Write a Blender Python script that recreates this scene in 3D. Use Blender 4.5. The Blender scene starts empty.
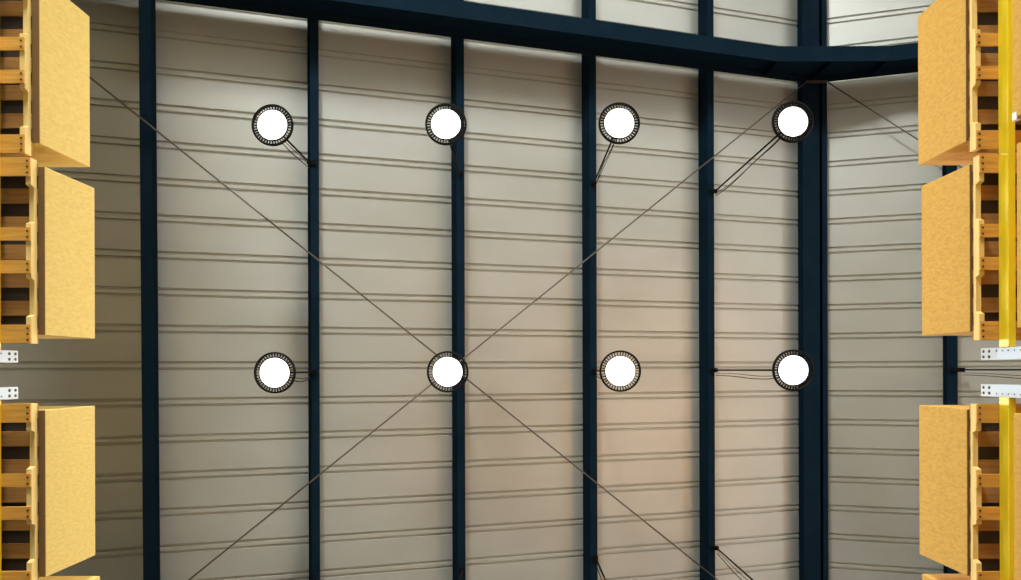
import bpy, bmesh, math, random
from mathutils import Vector, Matrix
random.seed(7)
S = bpy.context.scene
COL = S.collection
F = 900.0            # focal length in pixels (frame 1021 x 580)
CAM_H = 0.5          # camera height over the floor; everything is laid out relative to the lens and lifted at the end
TOP = []             # every top-level object

# ---------------------------------------------------------------- materials
def mat(name, col, rough=0.6, metal=0.0, noise=None, bump=None, emit=None, spec=0.5):
    m = bpy.data.materials.new(name); m.use_nodes = True
    nt = m.node_tree; b = nt.nodes['Principled BSDF']
    b.inputs['Base Color'].default_value = (*col, 1)
    b.inputs['Roughness'].default_value = rough
    b.inputs['Metallic'].default_value = metal
    b.inputs['Specular IOR Level'].default_value = spec
    tc = nt.nodes.new('ShaderNodeTexCoord')
    if noise:                                   # noise = (scale vector, colour B, low, high, detail)
        sc, colB, lo, hi, det = noise
        mp = nt.nodes.new('ShaderNodeMapping'); mp.inputs['Scale'].default_value = sc
        n = nt.nodes.new('ShaderNodeTexNoise'); n.inputs['Scale'].default_value = 1; n.inputs['Detail'].default_value = det
        r = nt.nodes.new('ShaderNodeMapRange'); r.inputs['From Min'].default_value = lo; r.inputs['From Max'].default_value = hi
        mx = nt.nodes.new('ShaderNodeMix'); mx.data_type = 'RGBA'
        oi = nt.nodes.new('ShaderNodeObjectInfo')
        ad = nt.nodes.new('ShaderNodeVectorMath'); ad.operation = 'MULTIPLY_ADD'
        cmb = nt.nodes.new('ShaderNodeCombineXYZ')
        for k in range(3): nt.links.new(oi.outputs['Random'], cmb.inputs[k])
        ad.inputs[1].default_value = (40, 40, 40)
        nt.links.new(cmb.outputs[0], ad.inputs[0])
        nt.links.new(tc.outputs['Object'], mp.inputs['Vector'])
        nt.links.new(mp.outputs[0], ad.inputs[2])
        nt.links.new(ad.outputs[0], n.inputs['Vector'])
        nt.links.new(n.outputs['Fac'], r.inputs['Value'])
        nt.links.new(r.outputs[0], mx.inputs['Factor'])
        mx.inputs['A'].default_value = (*col, 1); mx.inputs['B'].default_value = (*colB, 1)
        nt.links.new(mx.outputs['Result'], b.inputs['Base Color'])
    if bump:                                    # bump = (scale vector, strength, distance)
        mp = nt.nodes.new('ShaderNodeMapping'); mp.inputs['Scale'].default_value = bump[0]
        n = nt.nodes.new('ShaderNodeTexNoise'); n.inputs['Scale'].default_value = 1; n.inputs['Detail'].default_value = 4
        bp = nt.nodes.new('ShaderNodeBump'); bp.inputs['Strength'].default_value = bump[1]; bp.inputs['Distance'].default_value = bump[2]
        nt.links.new(tc.outputs['Object'], mp.inputs['Vector']); nt.links.new(mp.outputs[0], n.inputs['Vector'])
        nt.links.new(n.outputs['Fac'], bp.inputs['Height']); nt.links.new(bp.outputs[0], b.inputs['Normal'])
    if emit:
        b.inputs['Emission Color'].default_value = (*emit[0], 1)
        b.inputs['Emission Strength'].default_value = emit[1]
    return m

M = {}
M['sheet'] = mat('roof_sheet', (0.70, 0.69, 0.63), 0.42, 0.4, noise=((0.5, 1.3, 1), (0.63, 0.62, 0.56), 0.35, 0.7, 4), bump=((2.5, 6, 6), 0.15, 0.01), spec=0.6)
M['steel'] = mat('navy_painted_steel', (0.0085, 0.021, 0.036), 0.6, 0.0, noise=((3, 3, 3), (0.0105, 0.025, 0.042), 0.4, 0.65, 3), spec=0.0)
M['rodm'] = mat('galvanised_rod', (0.20, 0.16, 0.13), 0.5, 0.4)
M['gusset'] = mat('primed_plate', (0.07, 0.055, 0.05), 0.7)
M['black'] = mat('black_lamp_housing', (0.008, 0.007, 0.007), 0.6, spec=0.15)
M['cable'] = mat('black_cable', (0.008, 0.006, 0.005), 0.7, spec=0.1)
M['lens'] = mat('lit_lens', (0.9, 0.9, 0.9), 0.4, emit=((1.0, 0.97, 0.92), 14.0))
M['carton2'] = mat('tan_cardboard', (0.70, 0.405, 0.080), 0.8, noise=((10, 55, 18), (0.59, 0.325, 0.060), 0.38, 0.68, 5), bump=((30, 90, 30), 0.2, 0.004), spec=0.2)
M['carton'] = mat('cardboard', (0.76, 0.54, 0.155), 0.8, noise=((10, 55, 18), (0.68, 0.47, 0.125), 0.38, 0.68, 5), bump=((30, 90, 30), 0.2, 0.004), spec=0.2)
M['undershade'] = mat('underside_shade_brown', (0.20, 0.11, 0.04), 0.8, spec=0.2)  # shade under the cartons put into a dark brown colour
M['tape'] = mat('carton_seam', (0.62, 0.40, 0.16), 0.6)
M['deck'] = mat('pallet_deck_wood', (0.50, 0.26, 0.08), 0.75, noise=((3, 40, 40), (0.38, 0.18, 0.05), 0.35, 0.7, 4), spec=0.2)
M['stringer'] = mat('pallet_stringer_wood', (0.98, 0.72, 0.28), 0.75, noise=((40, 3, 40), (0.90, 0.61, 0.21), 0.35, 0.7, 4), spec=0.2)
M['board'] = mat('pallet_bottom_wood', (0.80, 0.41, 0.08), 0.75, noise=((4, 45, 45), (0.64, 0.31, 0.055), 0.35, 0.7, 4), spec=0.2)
M['deckshade'] = mat('deck_gap_shade_dark', (0.045, 0.03, 0.02), 0.8)  # shade between the deck boards put into a dark colour
M['nail'] = mat('nail_head', (0.05, 0.03, 0.02), 0.6)
M['yellow'] = mat('yellow_beam_paint', (1.0, 0.75, 0.02), 0.42, noise=((6, 6, 6), (0.98, 0.71, 0.02), 0.4, 0.7, 3))
M['galv'] = mat('pale_galvanised_upright', (0.54, 0.66, 0.82), 0.5, 0.0)
M['holeshade'] = mat('hole_shade_dark', (0.05, 0.055, 0.06), 0.7)
M['white'] = mat('white_corner_board', (0.85, 0.85, 0.82), 0.6)
M['floor'] = mat('concrete_floor', (0.15, 0.143, 0.13), 0.6, noise=((0.7, 0.7, 0.7), (0.125, 0.12, 0.11), 0.35, 0.7, 6))
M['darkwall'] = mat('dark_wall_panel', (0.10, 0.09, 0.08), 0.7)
M['wall'] = mat('wall_panel', (0.50, 0.50, 0.47), 0.7, noise=((0.4, 0.4, 3), (0.46, 0.46, 0.43), 0.35, 0.7, 3))
M['frame'] = mat('window_frame_paint', (0.05, 0.06, 0.07), 0.5)
M['day1'] = mat('bright_daylit_pane', (0.8, 0.8, 0.8), 0.3, emit=((0.92, 0.97, 1.0), 7.0))
M['glow4'] = mat('added_bright_glow', (0.8, 0.8, 0.8), 0.3, emit=((0.93, 1.0, 0.98), 500.0))
M['glow3'] = mat('added_warm_glow', (0.8, 0.8, 0.8), 0.3, emit=((1.0, 0.42, 0.08), 15.0))
M['day2'] = mat('bright_daylit_pane_north', (0.8, 0.8, 0.8), 0.3, emit=((0.92, 1.0, 0.98), 23.0))

# ---------------------------------------------------------------- mesh helpers
def box(bm, x0, x1, y0, y1, z0, z1):
    vs = [bm.verts.new(p) for p in ((x0,y0,z0),(x1,y0,z0),(x1,y1,z0),(x0,y1,z0),(x0,y0,z1),(x1,y0,z1),(x1,y1,z1),(x0,y1,z1))]
    for f in ((0,3,2,1),(4,5,6,7),(0,1,5,4),(1,2,6,5),(2,3,7,6),(3,0,4,7)):
        bm.faces.new([vs[i] for i in f])
    return vs

def prism(bm, poly, axis, a, b):
    """poly: 2-D outline; axis 'y': points are (x,z) extruded along y; axis 'x': points are (y,z) extruded along x; 'z': (x,y) along z"""
    def P(p, t):
        if axis == 'y': return (p[0], t, p[1])
        if axis == 'x': return (t, p[0], p[1])
        return (p[0], p[1], t)
    A = [bm.verts.new(P(p, a)) for p in poly]; B = [bm.verts.new(P(p, b)) for p in poly]
    n = len(poly)
    bm.faces.new(A); bm.faces.new(B[::-1])
    for i in range(n):
        bm.faces.new([A[i], B[i], B[(i+1) % n], A[(i+1) % n]])

def tube(bm, pts, r, n=8):
    pts = [Vector(p) for p in pts]; rings = []
    for i, p in enumerate(pts):
        d = (pts[min(i+1, len(pts)-1)] - pts[max(i-1, 0)]).normalized()
        u = d.cross(Vector((0, 1, 0)));
        if u.length < 0.1: u = d.cross(Vector((1, 0, 0)))
        u.normalize(); v = d.cross(u)
        rings.append([bm.verts.new(p + u*r*math.cos(2*math.pi*k/n) + v*r*math.sin(2*math.pi*k/n)) for k in range(n)])
    for a, b in zip(rings, rings[1:]):
        for k in range(n):
            bm.faces.new([a[k], a[(k+1) % n], b[(k+1) % n], b[k]])
    bm.faces.new(rings[0][::-1]); bm.faces.new(rings[-1])

def lathe(bm, prof, n=48, closed=False):
    """prof: (r,z) list, spun about z"""
    rings = []
    for r, z in prof:
        if r < 1e-6: rings.append([bm.verts.new((0, 0, z))])
        else: rings.append([bm.verts.new((r*math.cos(2*math.pi*k/n), r*math.sin(2*math.pi*k/n), z)) for k in range(n)])
    pr = list(zip(rings, rings[1:]))
    if closed: pr.append((rings[-1], rings[0]))
    for a, b in pr:
        for k in range(n):
            k2 = (k+1) % n
            if len(a) == 1: bm.faces.new([a[0], b[k2], b[k]])
            elif len(b) == 1: bm.faces.new([a[k], a[k2], b[0]])
            else: bm.faces.new([a[k], a[k2], b[k2], b[k]])

def obj(name, bm, m, parent=None, bevel=0, smooth=False, loc=(0,0,0)):
    bmesh.ops.recalc_face_normals(bm, faces=bm.faces)
    me = bpy.data.meshes.new(name); bm.to_mesh(me); bm.free()
    me.materials.append(m)
    if smooth:
        for p in me.polygons: p.use_smooth = True
    o = bpy.data.objects.new(name, me); COL.objects.link(o); o.location = loc
    if parent: o.parent = parent
    else: TOP.append(o)
    if bevel:
        b = o.modifiers.new('bevel', 'BEVEL'); b.width = bevel; b.segments = 2; b.limit_method = 'ANGLE'
    return o

def tag(o, label, cat, group=None):
    o['label'] = label; o['category'] = cat
    if group: o['group'] = group
    return o

def thing(name, label, cat, loc, group=None):
    o = bpy.data.objects.new(name, None); COL.objects.link(o); o.location = loc
    o.empty_display_size = 0.1
    TOP.append(o)
    return tag(o, label, cat, group)

def dup(root, loc, label=None, group=None):
    r = root.copy(); COL.objects.link(r); r.location = loc; TOP.append(r)
    if label: r['label'] = label
    if group: r['group'] = group
    for ch in list(root.children):
        c = ch.copy(); COL.objects.link(c); c.parent = r
        for g in list(ch.children):
            d = g.copy(); COL.objects.link(d); d.parent = c
    return r

def struct(name, bm, m, **k):
    o = obj(name, bm, m, **k); o['kind'] = 'structure'; return o

# ---------------------------------------------------------------- roof geometry (z relative to the lens, y grows towards the bottom of the picture)
SL = 0.3654; RX = 5.29; ZR = 16.046                 # slope, ridge x, underside of purlins at the ridge
CS = math.cos(math.atan(SL)); SN = math.sin(math.atan(SL))
def zp(x): return ZR - SL*abs(x - RX)               # level of the purlins' lower flanges
PD = 0.30
def zs(x): return zp(x) + PD/CS                     # roof sheet
XL, XR, YN, YS = -13.0, 17.5, -14.0, 15.0
FZ = -CAM_H

# roof sheet: flat pans with raised trapezoid ribs, both slopes in one folded sheet
bm = bmesh.new()
prof = []                                           # (y, lift)
k0 = -29; RSP = 0.516
ys = sorted([-0.59 + RSP*k for k in range(-38, 31)])
prof.append((YN, 0))
for y in ys:
    if y - 0.06 < YN or y + 0.06 > YS: continue
    prof += [(y-0.066, 0), (y-0.055, 0.040), (y-0.036, 0.040), (y-0.023, 0), (y+0.023, 0), (y+0.036, 0.040), (y+0.055, 0.040), (y+0.066, 0)]
prof.append((YS, 0))
cols = []
for x in (XL, RX, XR):
    cols.append([bm.verts.new((x, y, zs(x) + l)) for y, l in prof])
for a, b in zip(cols, cols[1:]):
    for i in range(len(prof)-1):
        bm.faces.new([a[i], a[i+1], b[i+1], b[i]])
ceil = struct('ceiling', bm, M['sheet'])
sol = ceil.modifiers.new('thick', 'SOLIDIFY'); sol.thickness = 0.02; sol.offset = 1
# solidify outwards (upwards): normals are made to look down by this check
me = ceil.data
if me.polygons[0].normal.z > 0: me.flip_normals()
sol.offset = -1

# floor and walls
bm = bmesh.new(); box(bm, XL, XR, YN, YS, FZ-0.2, FZ); struct('floor', bm, M['floor'])
def wall(name, x0, x1, y0, y1, gable=False):
    bm = bmesh.new()
    if gable:
        prism(bm, [(x0, FZ), (x1, FZ), (x1, zs(x1)), (RX, zs(RX)), (x0, zs(x0))], 'y', y0, y1)
    else:
        box(bm, x0, x1, y0, y1, FZ, zs(x0)+0.05)
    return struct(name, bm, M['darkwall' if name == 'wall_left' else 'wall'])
wall('wall_left', XL-0.2, XL, YN, YS)
wall('wall_right', XR, XR+0.2, YN, YS)
wall('wall_north', XL, XR, YN-0.2, YN, True)
wall('wall_south', XL, XR, YS, YS+0.2, True)

# daylight window bands: right side wall and north gable, plus an added glowing panel on each
def window(name, axis, at, a0, a1, z0, z1, n, paneM, inward):
    bm = bmesh.new()
    t0, t1 = sorted((at, at + 0.06*inward))
    w = (a1-a0)/n
    def B(p0, p1, q0, q1):
        if axis == 'x': box(bm, t0, t1, p0, p1, q0, q1)
        else: box(bm, p0, p1, t0, t1, q0, q1)
    B(a0-0.06, a1+0.06, z0-0.06, z0); B(a0-0.06, a1+0.06, z1, z1+0.06)
    for k in range(n+1):
        B(a0+w*k-0.03, a0+w*k+0.03, z0, z1)
    fr = struct(name, bm, M['frame'])
    bm = bmesh.new(); t = at + 0.03*inward; e = 0.004
    if axis == 'x': box(bm, t-e, t+e, a0, a1, z0, z1)
    else: box(bm, a0, a1, t-e, t+e, z0, z1)
    obj('pane', bm, paneM, fr)
window('added_warm_panel', 'x', XR, -2.5, 5.5, 0.0, 4.6, 4, M['glow3'], -1)  # unseen glowing panel added for the warm patch on the roof
window('window_1', 'x', XR, -13, 12, 8.0, 10.4, 10, M['day1'], -1)
window('window_2', 'y', YN, 5.0, XR-0.5, 2.0, 6.5, 8, M['day2'], 1)
window('added_bright_panel', 'y', YN, -3.15, -1.55, 0.1, 4.2, 2, M['glow4'], 1)  # unseen glowing panel added to brighten the left side of the roof

# ---------------------------------------------------------------- purlins
def purlin(xc, w, d, side, tilt, label, zl=None, lip=0.03, y0=YN+0.02, y1=YS-0.02):
    """xc: centre of lower flange; channel section; side=-1 puts the web on the left; tilt in radians leans the section with the roof"""
    t = thing('roof_purlin', label, 'roof beam', (xc, 0, zp(xc) if zl is None else zl), 'long steel purlins under the roof sheet')
    R = Matrix.Rotation(tilt, 3, 'Y')
    def emit(name, x0, x1, z0, z1):
        bm = bmesh.new(); vs = box(bm, x0, x1, y0, y1, z0, z1)
        for v in bm.verts: v.co = R @ v.co
        obj(name, bm, M['steel'], t, bevel=0.004)
    hw = w/2; th = 0.012
    emit('lower_flange', -hw, hw, 0, th)
    wx = side*(hw-th/2)
    emit('web', wx-th/2, wx+th/2, th, d-th)
    emit('upper_flange', -hw, hw, d-th, d-0.002)
    lx = -side*(hw-0.004)
    emit('lip', min(lx-0.004, lx+0.004), max(lx-0.004, lx+0.004), th, th+lip)
    return t
PX = [(-408+168.3*k)*11/900 for k in range(6)]
TL = -math.atan(SL)      # left slope: roof rises to the right
names = {1: 'narrow dark blue purlin, first to the right of the broad left one',
         2: 'dark blue purlin running just right of the lamps in the second column',
         3: 'dark blue purlin just left of the third column of lamps',
         4: 'dark blue purlin between the third and fourth columns of lamps'}
for k in (1, 2, 3, 4):
    purlin(PX[k] + {1: 0.032, 2: 0.046, 3: 0.088, 4: 0.108}[k], 0.125, PD, -1, TL, names[k])
lp = purlin(-4.615, 0.138, 1.345, 1, math.radians(-19.0), 'broad dark blue purlin, leftmost in view, beside the left cartons', zl=11.3)  # section made extra deep to shade the roof strip on its left
lp.rotation_euler.z = -0.005
purlin(5.285, 0.30, 0.345, -1, 0, 'wide dark blue ridge purlin behind the fourth column of lamps', zl=16.02)
purlin(5.525, 0.09, 0.26, 1, 0, 'narrow dark blue purlin tight against the right of the ridge purlin', zl=16.02)
purlin(7.42, 0.17, PD, -1, math.radians(13), 'dark blue purlin seen in the gap behind the right cartons')

# ---------------------------------------------------------------- rafters (portal frame beams with a flat haunch at the ridge)
def rafter(yc, label, stiff=True):
    t = thing('roof_rafter', label, 'roof beam', (RX, yc, 0), 'portal frame rafters')
    zb = lambda x: min(zp(x) - 0.83, 14.88)
    xk = (ZR - 0.83 - 14.88)/SL
    xs = [XL+0.02, RX-xk, RX+xk, XR-0.02]
    hw = 0.125
    bm = bmesh.new()
    lo = [(x-RX, zb(x)) for x in xs]
    prism(bm, lo + [(x, z+0.022) for x, z in lo[::-1]], 'y', -hw, hw)
    obj('lower_flange', bm, M['steel'], t)
    xt = [XL+0.02, RX, XR-0.02]; up = [(x-RX, zp(x)-0.022) for x in xt]
    bm = bmesh.new(); prism(bm, up + [(x, z+0.02) for x, z in up[::-1]], 'y', -hw, hw)
    obj('upper_flange', bm, M['steel'], t)
    bm = bmesh.new()
    prism(bm, [(x, z+0.022) for x, z in lo] + [(x, z) for x, z in up[::-1]], 'y', -0.008, 0.008)
    obj('web', bm, M['steel'], t)
    for dx in (-xk, 0, xk):
        for s in (-1, 1):
            bm = bmesh.new(); y0, y1 = sorted((s*0.008, s*(hw-0.012)))
            box(bm, dx-0.007, dx+0.007, y0, y1, zb(RX+dx)+0.022, zp(RX+dx)-0.023)
            obj('stiffener', bm, M['steel'], t)
    # bracing gusset by the ridge
    s = 1 if yc < 0 else -1
    bm = bmesh.new(); y0, y1 = sorted((s*0.13, s*0.17))
    box(bm, -0.14, 0.22, y0, y1, ZR-0.20, ZR-0.16)
    obj('gusset_plate', bm, M['gusset'], t)
    return t
rafter(-5.215, 'dark blue rafter crossing the top of the picture, bent at the ridge')
rafter(5.25, 'dark blue rafter crossing under the roof below the third row of lamps')

# ---------------------------------------------------------------- thin bracing rods in the plane just under the purlins
def rod(p, q, label, r=0.0115, drop=0.0):
    for v in (0, 1):      # the rods drop a little further below the purlins towards the eaves
        P = (p, q)[v]; z0 = zp(P[0]) - 0.05
        x, y = P
        for _ in range(12):
            k = (zp(x) - 0.05 - 0.125*max(0, RX-x))/z0; x, y = P[0]*k, P[1]*k
        if v == 0: p = (x, y)
        else: q = (x, y)
    bm = bmesh.new()
    fz = lambda x: (zp(x) - 0.05 - drop - 0.125*max(0, RX-x))
    a = Vector((p[0], p[1], fz(p[0]))); b = Vector((q[0], q[1], fz(q[0])))
    tube(bm, [a-a, b-a], r, 8)
    o = obj('bracing_rod', bm, M['rodm'], None, smooth=True, loc=a)
    tag(o, label, 'bracing rod', 'thin diagonal bracing rods')
rod((5.17, -5.08), (-7.2, 5.10), 'thin steel bracing rod rising from lower left to the ridge')
rod((3.23+2.0, 3.40+1.66), (-5.66-1.40, -3.93-1.15), 'thin steel bracing rod falling from upper left to lower right', drop=0.03)
rod((5.55, -5.06), (16.5, 4.1), 'short visible bracing rod from the ridge towards the right cartons')


# ---------------------------------------------------------------- high bay lamps
def lamp_proto():
    t = thing('high_bay_lamp', '', 'ceiling lamp', (0, 0, 11), 'round high bay lamps')
    # lens
    bm = bmesh.new(); lathe(bm, [(0, 0.0), (0.12, 0.002), (0.170, 0.006), (0.179, 0.014), (0.179, 0.022), (0, 0.022)], 64)
    obj('lens', bm, M['lens'], t, smooth=False)
    # slotted heat sink ring: inner ring, outer rim and radial fins with real gaps between them
    bm = bmesh.new()
    lathe(bm, [(0.183, 0.023), (0.190, 0.023), (0.190, 0.055), (0.183, 0.055)], 64, closed=True)
    obj('inner_ring', bm, M['black'], t)
    bm = bmesh.new()
    lathe(bm, [(0.2325, 0.006), (0.239, 0.000), (0.250, 0.003), (0.254, 0.012), (0.254, 0.052), (0.246, 0.060), (0.2325, 0.060)], 64, closed=True)
    obj('outer_rim', bm, M['black'], t)
    bm = bmesh.new()
    for k in range(40):
        a = 2*math.pi*k/40; c, s = math.cos(a), math.sin(a); w = 0.0048
        vs = box(bm, 0.188, 0.236, -w, w, 0.010, 0.050)
        for v in vs: v.co = Vector((v.co.x*c - v.co.y*s, v.co.x*s + v.co.y*c, v.co.z))
    obj('heat_sink_fins', bm, M['black'], t)
    bm = bmesh.new()
    lathe(bm, [(0, 0.022), (0.180, 0.022), (0.180, 0.056), (0.14, 0.075), (0.11, 0.09), (0.11, 0.15), (0.095, 0.165), (0, 0.165)], 48)
    obj('driver_housing', bm, M['black'], t)
    bm = bmesh.new(); tube(bm, [(0.0, 0, 0.16), (0.0, 0, 0.20)], 0.02, 12)
    obj('mounting_ring', bm, M['black'], t)
    return t

def disc(px, py):   # lens centre in the photo -> lamp position at 11 m
    return ((px+0.6-515)*11/F, (py-370)*11/F)
LP = [(272.0,123.8,1,'upper row, first round lamp from the left, hanging over the narrow left purlin'),
      (445.9,123.5,2,'upper row, second round lamp from the left, overlapping a purlin'),
      (619.6,123.0,3,'upper row, third round lamp from the left, whole ring against pale sheet'),
      (793.7,122.0,4,'upper row, rightmost round lamp, in front of the wide ridge purlin'),
      (273.6,372.0,1,'lower row, first round lamp from the left, cable short to the purlin'),
      (446.9,371.6,2,'lower row, round lamp where the two bracing rods cross'),
      (619.9,371.4,3,'lower row, third round lamp from the left, on tan roof sheet'),
      (793.3,371.0,4,'lower row, rightmost round lamp with a long level cable to its left'),
      (274.6,620.0,1,'round lamp below the picture under the narrow left purlin'),
      (447.9,619.6,2,'round lamp below the picture whose clamp shows on the second purlin'),
      (620.9,619.2,3,'round lamp below the picture whose cables show bottom centre'),
      (794.3,618.8,4,'round lamp below the picture whose cables show bottom right'),
      (1134.0,371.6,5,'round lamp outside the right edge whose cable shows behind the right rack posts')]
PXX = {1: PX[1]+0.032, 2: PX[2]+0.046, 3: PX[3]+0.088, 4: PX[4]+0.108, 5: 7.42}
proto = None
for i, (px, py, k, lab) in enumerate(LP):
    x, y = disc(px, py)
    if proto is None:
        proto = lamp_proto(); t = proto; t.location = (x, y, 11); t['label'] = lab
        core = list(t.children)
    else:
        t = proto.copy(); COL.objects.link(t); t.location = (x, y, 11); t['label'] = lab; TOP.append(t)
        for ch in core:
            c = ch.copy(); COL.objects.link(c); c.parent = t
    # hanging rod, clamp, power cord and safety wire, each to its purlin's height
    xp = PXX[k]; top = zp(xp) - 11
    dx = xp - x
    bm = bmesh.new(); tube(bm, [(0, 0, 0.19), (0, 0, top+0.0)], 0.0125, 8)
    obj('hanging_rod', bm, M['cable'], t, smooth=True)
    bm = bmesh.new()
    a0, a1 = sorted((-0.03 if dx > 0 else 0.03, dx + (0.03 if dx > 0 else -0.03)))
    box(bm, a0, a1, -0.035, 0.035, top-0.045, top-0.006)
    box(bm, -0.03, 0.03, -0.03, 0.03, top-0.075, top-0.045)
    obj('purlin_clamp', bm, M['cable'], t, bevel=0.004)
    rnd = random.Random(i+3)
    for nm, side, amp in (('power_cord', 1, 0.085), ('safety_wire', 0.6, 0.12)):
        pts = []
        n = 14; ph = rnd.uniform(-0.3, 0.3)
        for j in range(n+1):
            u = j/n
            e = math.sin(math.pi*min(1, u*1.0))
            offy = (0.085 if side == 1 else 0.05) + amp*0.35*side*math.sin(math.pi*u + ph*u*(1-u)) * (1 if j else 0) + 0.02*math.sin(5*u+i)*e
            offx = (0.0 if side == 1 else 0.035)*e + 0.02*math.sin(4*u + i*1.3)*e*side
            sh = min(1, u*6)
            pts.append((offx + (0.12 if nm == 'safety_wire' else 0.05)*(1-sh)*0 , offy*(0.55+0.45*sh), 0.14 + (top-0.14-0.05)*u))
        bm = bmesh.new(); tube(bm, pts, 0.0065 if nm == 'power_cord' else 0.0045, 6)
        obj(nm, bm, M['cable'], t, smooth=True)
    ld = bpy.data.lights.new('lamp_light', 'AREA'); ld.shape = 'DISK'; ld.size = 0.36
    ld.energy = 250; ld.color = (1.0, 0.93, 0.82); ld.spread = math.radians(170)
    lo = bpy.data.objects.new('lamp_light', ld); COL.objects.link(lo); lo.parent = t; lo.location = (0, 0, -0.006)

# ---------------------------------------------------------------- pallets and cartons
ZPB, ZPT, ZBT = 6.24, 6.35, 7.105        # pallet bottom, pallet top, carton top (upper level)
PL = 1.29
def pallet_proto():
    """origin: bottom centre of the aisle-side edge; +x runs into the rack, y along the aisle"""
    t = thing('wooden_pallet', '', 'pallet', (0, 0, 0))
    D = 1.05; h0, h1, h2 = 0.016, 0.094, 0.110
    for x0 in (0.0, D/2-0.019, D-0.038):
        bm = bmesh.new()
        nt = 0.045
        pf = [(-PL/2, h0), (-0.46, h0), (-0.445, h0+nt), (-0.205, h0+nt), (-0.19, h0), (0.19, h0), (0.205, h0+nt), (0.445, h0+nt), (0.46, h0), (PL/2, h0), (PL/2, h1), (-PL/2, h1)]
        prism(bm, pf, 'x', x0, x0+0.038)
        obj('stringer', bm, M['stringer'], t, bevel=0.002)
    for y0, y1 in ((-0.645, -0.515), (-0.16, -0.068), (0.068, 0.16), (0.515, 0.645)):
        bm = bmesh.new(); box(bm, 0.0, D, y0, y1, 0, h0)
        b = obj('bottom_board', bm, M['board'], t, bevel=0.002)
        n = 3 if y1-y0 > 0.1 else 2
        for k in range(n):
            bm = bmesh.new()
            bmesh.ops.create_cone(bm, cap_ends=True, segments=8, radius1=0.0075, radius2=0.0075, depth=0.004)
            obj('nail_head', bm, M['nail'], b, loc=(0.019, y0 + (y1-y0)*(k+0.6)/(n+0.2), -0.0015))
    n = 7; w = 0.105; g = (PL - n*w)/(n-1)
    for k in range(n):
        y0 = -PL/2 + k*(w+g)
        bm = bmesh.new(); box(bm, 0.0, D, y0, y0+w, h1, h2)
        obj('deck_board', bm, M['deck'], t, bevel=0.002)
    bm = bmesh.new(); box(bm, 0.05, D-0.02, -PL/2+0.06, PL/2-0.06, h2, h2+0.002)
    obj('deck_gap_shade', bm, M['deckshade'], t)  # dark sheet added to paint the shade seen through the deck gaps
    return t
def carton(x0, x1, y0, y1, z0, z1, label, m='carton'):
    cx, cy = (x0+x1)/2, (y0+y1)/2
    bm = bmesh.new(); hx, hy = (x1-x0)/2, (y1-y0)/2
    box(bm, -hx, hx, -hy, hy, 0, z1-z0)
    o = obj('cardboard_box', bm, M[m], None, bevel=0.005, loc=(cx, cy, z0))
    tag(o, label, 'box', 'big cardboard cartons on pallets')
    bm = bmesh.new(); box(bm, -hx+0.004, hx-0.004, -0.03, 0.03, z1-z0-0.001, z1-z0+0.002)
    obj('sealing_tape', bm, M['tape'], o)
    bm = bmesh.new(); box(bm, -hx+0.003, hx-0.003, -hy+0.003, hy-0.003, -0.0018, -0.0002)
    obj('underside_shade', bm, M['undershade'], o)  # thin sheet painted with the carton's underside shade
    return o
pp = pallet_proto()
used = [False]
def place_pallet(xf, yc, z, right, label):
    global pp
    loc = (xf, yc, z)
    if not used[0]:
        used[0] = True; t = pp; t.location = loc; t['label'] = label
    else: t = dup(pp, loc, label)
    t['group'] = 'wooden pallets on the rack beams'
    t.rotation_euler = (0, 0, 0 if right else math.pi)
    return t
# (pallet face x, pallet centre y, carton face x, carton y range, name)
LEFT = [(-3.400, -2.150, -3.349, (-2.790, -1.600), 'left rack, uppermost, cut by the top edge'),
        (-3.360, -0.830, -3.314, (-1.436, -0.247), 'left rack, just above the gap with posts'),
        (-3.362, 0.880, -3.316, (0.283, 1.463), 'left rack, just below the gap with posts'),
        (-3.330, 2.235, -3.280, (1.625, 2.815), 'left rack, a sliver at the bottom corner')]
for xf, yc, xb, (a, b), nm in LEFT:
    place_pallet(xf, yc, ZPB, False, 'wooden pallet with carton on ' + nm)
    carton(xb-0.98, xb, a, b, ZPT+0.0042, ZBT, 'bright yellow-brown cardboard carton on ' + nm)
for k, (yy, nm) in enumerate(((-3.95, 'first'), (-5.25, 'second'), (-6.9, 'third'), (-8.2, 'fourth'), (-9.85, 'fifth'), (-11.15, 'sixth'))):  # unseen loads added to keep aisle-end light off the left roof strip
    place_pallet(-3.37, yy, ZPB, False, nm + ' added wooden pallet, unseen past the top edge in the left rack')
    carton(-4.3, -3.32, yy-0.595, yy+0.595, ZPT+0.0042, ZBT, nm + ' added carton, unseen past the top edge in the left rack')
RIGHT = [(3.206, -2.180, 3.188, (-2.797, -1.617), 'right rack, uppermost, cut by the top edge'),
         (3.228, -0.855, 3.212, (-1.455, -0.273), 'right rack, just above the gap with posts'),
         (3.203, 0.880, 3.188, (0.274, 1.452), 'right rack, just below the gap with posts'),
         (3.222, 2.225, 3.206, (1.605, 2.795), 'right rack, a sliver at the bottom edge')]
for xf, yc, xb, (a, b), nm in RIGHT:
    place_pallet(xf, yc, ZPB, True, 'wooden pallet with carton on ' + nm)
    carton(xb, xb+0.98, a, b, ZPT+0.0042, ZBT, 'tan cardboard carton on ' + nm, 'carton2')
LZ = -1.325
for (xf, yc, xb, (a, b), nm), low in zip(RIGHT, ('top right corner of the picture', 'right edge above the white posts', 'right edge below the white posts', 'bottom right corner of the picture')):
    place_pallet(xf, yc, ZPB+LZ, True, 'lower level wooden pallet, ' + low)
    carton(xb+0.012, xb+0.98, a, b, ZPT+LZ+0.0042, ZBT+LZ, 'lower level cardboard carton behind the yellow beam, ' + low, 'carton2')
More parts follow.
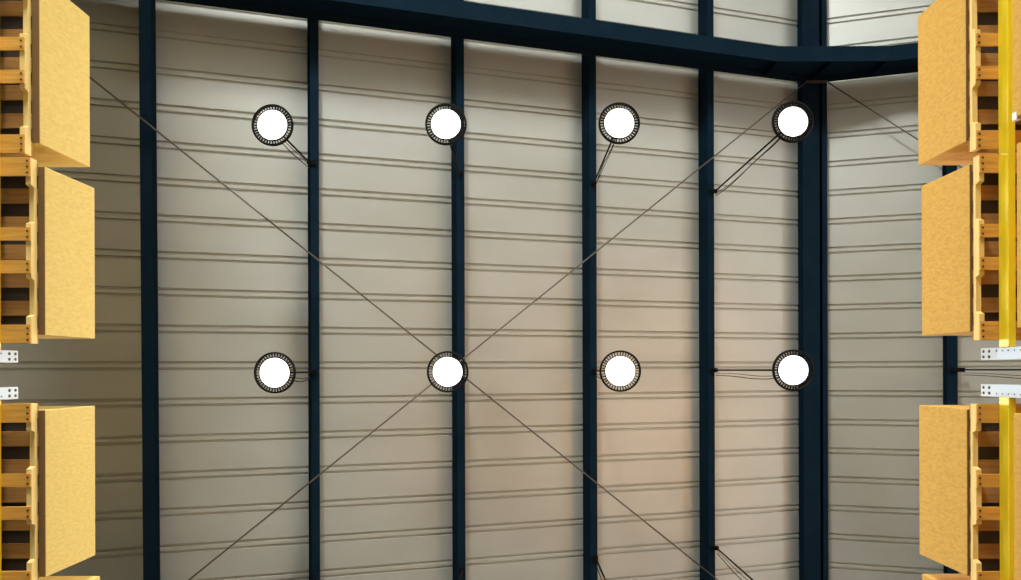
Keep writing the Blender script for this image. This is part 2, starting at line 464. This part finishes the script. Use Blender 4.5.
# white corner board standing on the edge of the lower carton
bm = bmesh.new(); prism(bm, [(0, 0), (0.035, 0), (0.035, 0.004), (0.004, 0.004), (0.004, 0.05), (0, 0.05)], 'z', -0.05, 0.0)
for v in bm.verts: v.co.y *= -1
o = obj('corner_protector', bm, M['white'], None, loc=(3.198, -1.60, ZBT+LZ+0.002)); tag(o, 'small white corner protector on the edge of the upper lower-level carton', 'corner protector')

# ---------------------------------------------------------------- pallet racks
def post_mesh(h, pitch=0.078, w=0.086, front=1):
    """upright with a perforated face at x=0 looking towards -x*front; folded sides go back; origin at its foot"""
    bm = bmesh.new()
    rows = int(h/pitch); z = h
    hy, hz = 0.0115, 0.019
    cols2 = [(-w/2, 0.0, -0.0195), (0.0, w/2, 0.0195)]
    for r in range(rows+1):
        z1 = h - r*pitch; z0 = max(0, z1-pitch)
        if z1 <= 0.001: break
        zc = (z0+z1)/2 + 0.006
        for y0, y1, yc in cols2:
            corners = [bm.verts.new((0, y, zz)) for y, zz in ((y0, z0), ((y0+y1)/2, z0), (y1, z0), (y1, (z0+z1)/2), (y1, z1), ((y0+y1)/2, z1), (y0, z1), (y0, (z0+z1)/2))]
            if z1-z0 < pitch*0.9:
                bm.faces.new(corners); continue
            hole = [bm.verts.new((0, yc+hy*math.cos(a), zc+hz*math.sin(a))) for a in [math.radians(225+45*q) for q in range(8)]]
            for q in range(8):
                bm.faces.new([corners[q], corners[(q+1) % 8], hole[(q+1) % 8], hole[q]])
    bmesh.ops.remove_doubles(bm, verts=bm.verts, dist=0.0002)
    f = front
    for s in (-1, 1):
        y0, y1 = sorted((s*w/2, s*(w/2-0.003)))
        box(bm, *sorted((0.0005*f, 0.085*f)), y0, y1, 0, h)
        y0, y1 = sorted((s*w/2, s*(w/2-0.022)))
        box(bm, *sorted((0.082*f, 0.085*f)), y0, y1, 0, h)
    return bm
def rack(name, xface, s, y_near, y_far, levels, label, zt=6.5, beamx=None, post_y=None):
    """xface: post face x, s=+1 right rack / -1 left rack"""
    t = thing(name, label, 'pallet rack', (xface, (y_near+y_far)/2, FZ), 'pallet racks')
    yc = (y_near+y_far)/2; H = zt - FZ
    for yy in (y_near, y_far):
        for dx, fr in ((0, s), (1.02*s, -s)):
            bm = post_mesh(H, front=fr)
            p = obj('upright_post', bm, M['galv'], t, loc=(dx, yy-yc, 0))
            bm = bmesh.new(); box(bm, *sorted((0.004*fr, 0.006*fr)), -0.038, 0.038, 0.02, H-0.012)  # dark plate added behind the holes, painted as the shade inside the post
            obj('hole_shade', bm, M['holeshade'], p)
            bm = bmesh.new(); box(bm, -0.07, 0.07, -0.044, 0.044, 0, 0.008)
            obj('foot_plate', bm, M['galv'], p, loc=(0.04*fr, 0, 0))
        bm = bmesh.new()
        z = 0.3; up = True
        while z + 0.9 < H:
            tube(bm, [(0.05*s if up else 0.97*s, 0, z), (0.97*s if up else 0.05*s, 0, z+0.9)], 0.012, 6); z += 0.9; up = not up
        obj('frame_brace', bm, M['galv'], t, loc=(0, yy-yc, 0), smooth=True)
    L0, L1 = sorted((y_near, y_far)); L0 += 0.043; L1 -= 0.043
    bf = beamx - xface
    for zl in levels:
        for dx, fr in ((bf, s), (1.02*s-bf, -s)):
            x0, x1 = sorted((dx, dx+0.05*fr))
            bm = bmesh.new(); zb = zl-0.125-FZ; ztp = zl-FZ
            # stepped box beam
            if fr > 0: pf = [(x0, zb), (x1, zb), (x1, ztp-0.03), (x1-0.012, ztp-0.03), (x1-0.012, ztp-0.001), (x0, ztp-0.001)]
            else: pf = [(x0, zb), (x1, zb), (x1, ztp-0.001), (x0+0.012, ztp-0.001), (x0+0.012, ztp-0.03), (x0, ztp-0.03)]
            prism(bm, pf, 'y', L0-yc, L1-yc)
            b = obj('load_beam', bm, M['yellow'], t, bevel=0.004)
            for yy in (y_near, y_far):
                bm = bmesh.new(); g = -0.0035*fr + (0 if dx == bf else 1.02*s)
                xa, xb = sorted((g, g-0.004*fr)) 
                box(bm, xa, xb, yy-yc-0.041, yy-yc+0.041, zl-0.36-FZ, zl+0.08-FZ)
                c = obj('beam_connector', bm, M['galv'], b, bevel=0.001)
                bm = bmesh.new(); e = xa-0.001 if fr > 0 else xb+0.001
                for q in range(5):
                    for w2 in ((-0.02,) if yy == y_near else (0.02,)):
                        m4 = Matrix.Translation((e, yy-yc+w2*(1 if y_near < y_far else -1)*-1, zl+0.035-0.075*q-FZ)) @ Matrix.Rotation(math.pi/2, 4, 'Y')
                        bmesh.ops.create_cone(bm, cap_ends=True, segments=8, radius1=0.007, radius2=0.004, depth=0.003, matrix=m4)
                obj('connector_slots', bm, M['holeshade'], b)  # slots are dark studs, the shade of the holes put into their colour
    return t
rack('pallet_rack', -3.589, -1, -0.0965, -2.96, (ZPB, ZPB+LZ), 'left pallet rack above the gap, pale perforated post and yellow beam edge', beamx=-3.562)
rack('pallet_rack', -3.589, -1, 0.164, 3.03, (ZPB, ZPB+LZ), 'left pallet rack below the gap, pale perforated post and yellow beam edge', beamx=-3.562)
for k, (ya, yb, nm) in enumerate(((-3.16, -6.02, 'next'), (-6.12, -8.98, 'third'), (-9.07, -11.93, 'last'))):  # racks added out of view to carry the light-blocking loads
    rack('pallet_rack', -3.589, -1, ya, yb, (ZPB, ZPB+LZ), nm + ' added left pallet rack, unseen along the aisle past the top edge', beamx=-3.562)
rack('pallet_rack', 3.366, 1, -0.1155, -2.98, (ZPB, ZPB+LZ), 'right pallet rack above the gap, bright yellow beam and white perforated post', beamx=3.355)
rack('pallet_rack', 3.366, 1, 0.1425, 3.01, (ZPB, ZPB+LZ), 'right pallet rack below the gap, bright yellow beam and white perforated post', beamx=3.355)

# ---------------------------------------------------------------- lift everything so that the floor is z = 0
for o in TOP:
    if o.get('category') in ('pallet', 'box', 'pallet rack', 'corner protector'):
        o.location.y += 0.012 if o.location.x > 0 else -0.010
    o.location.z += CAM_H

# ---------------------------------------------------------------- world, camera, view
w = bpy.data.worlds.new('world'); S.world = w; w.use_nodes = True
w.node_tree.nodes['Background'].inputs[0].default_value = (0.6, 0.7, 0.8, 1)
w.node_tree.nodes['Background'].inputs[1].default_value = 0.3
cd = bpy.data.cameras.new('camera'); cam = bpy.data.objects.new('camera', cd); COL.objects.link(cam)
cd.sensor_width = 36; cd.lens = F/1021*36
cd.shift_x = -4.5/1021; cd.shift_y = 80/1021
cam.location = (0, 0, CAM_H)
cam.rotation_euler = (math.pi, 0, math.radians(ROLL) if (ROLL := 0.17) else 0)
S.camera = cam
S.view_settings.view_transform = 'Standard'; S.view_settings.look = 'None'
S.view_settings.gamma = 1; S.view_settings.use_curve_mapping = False
S.view_settings.exposure = -1.92
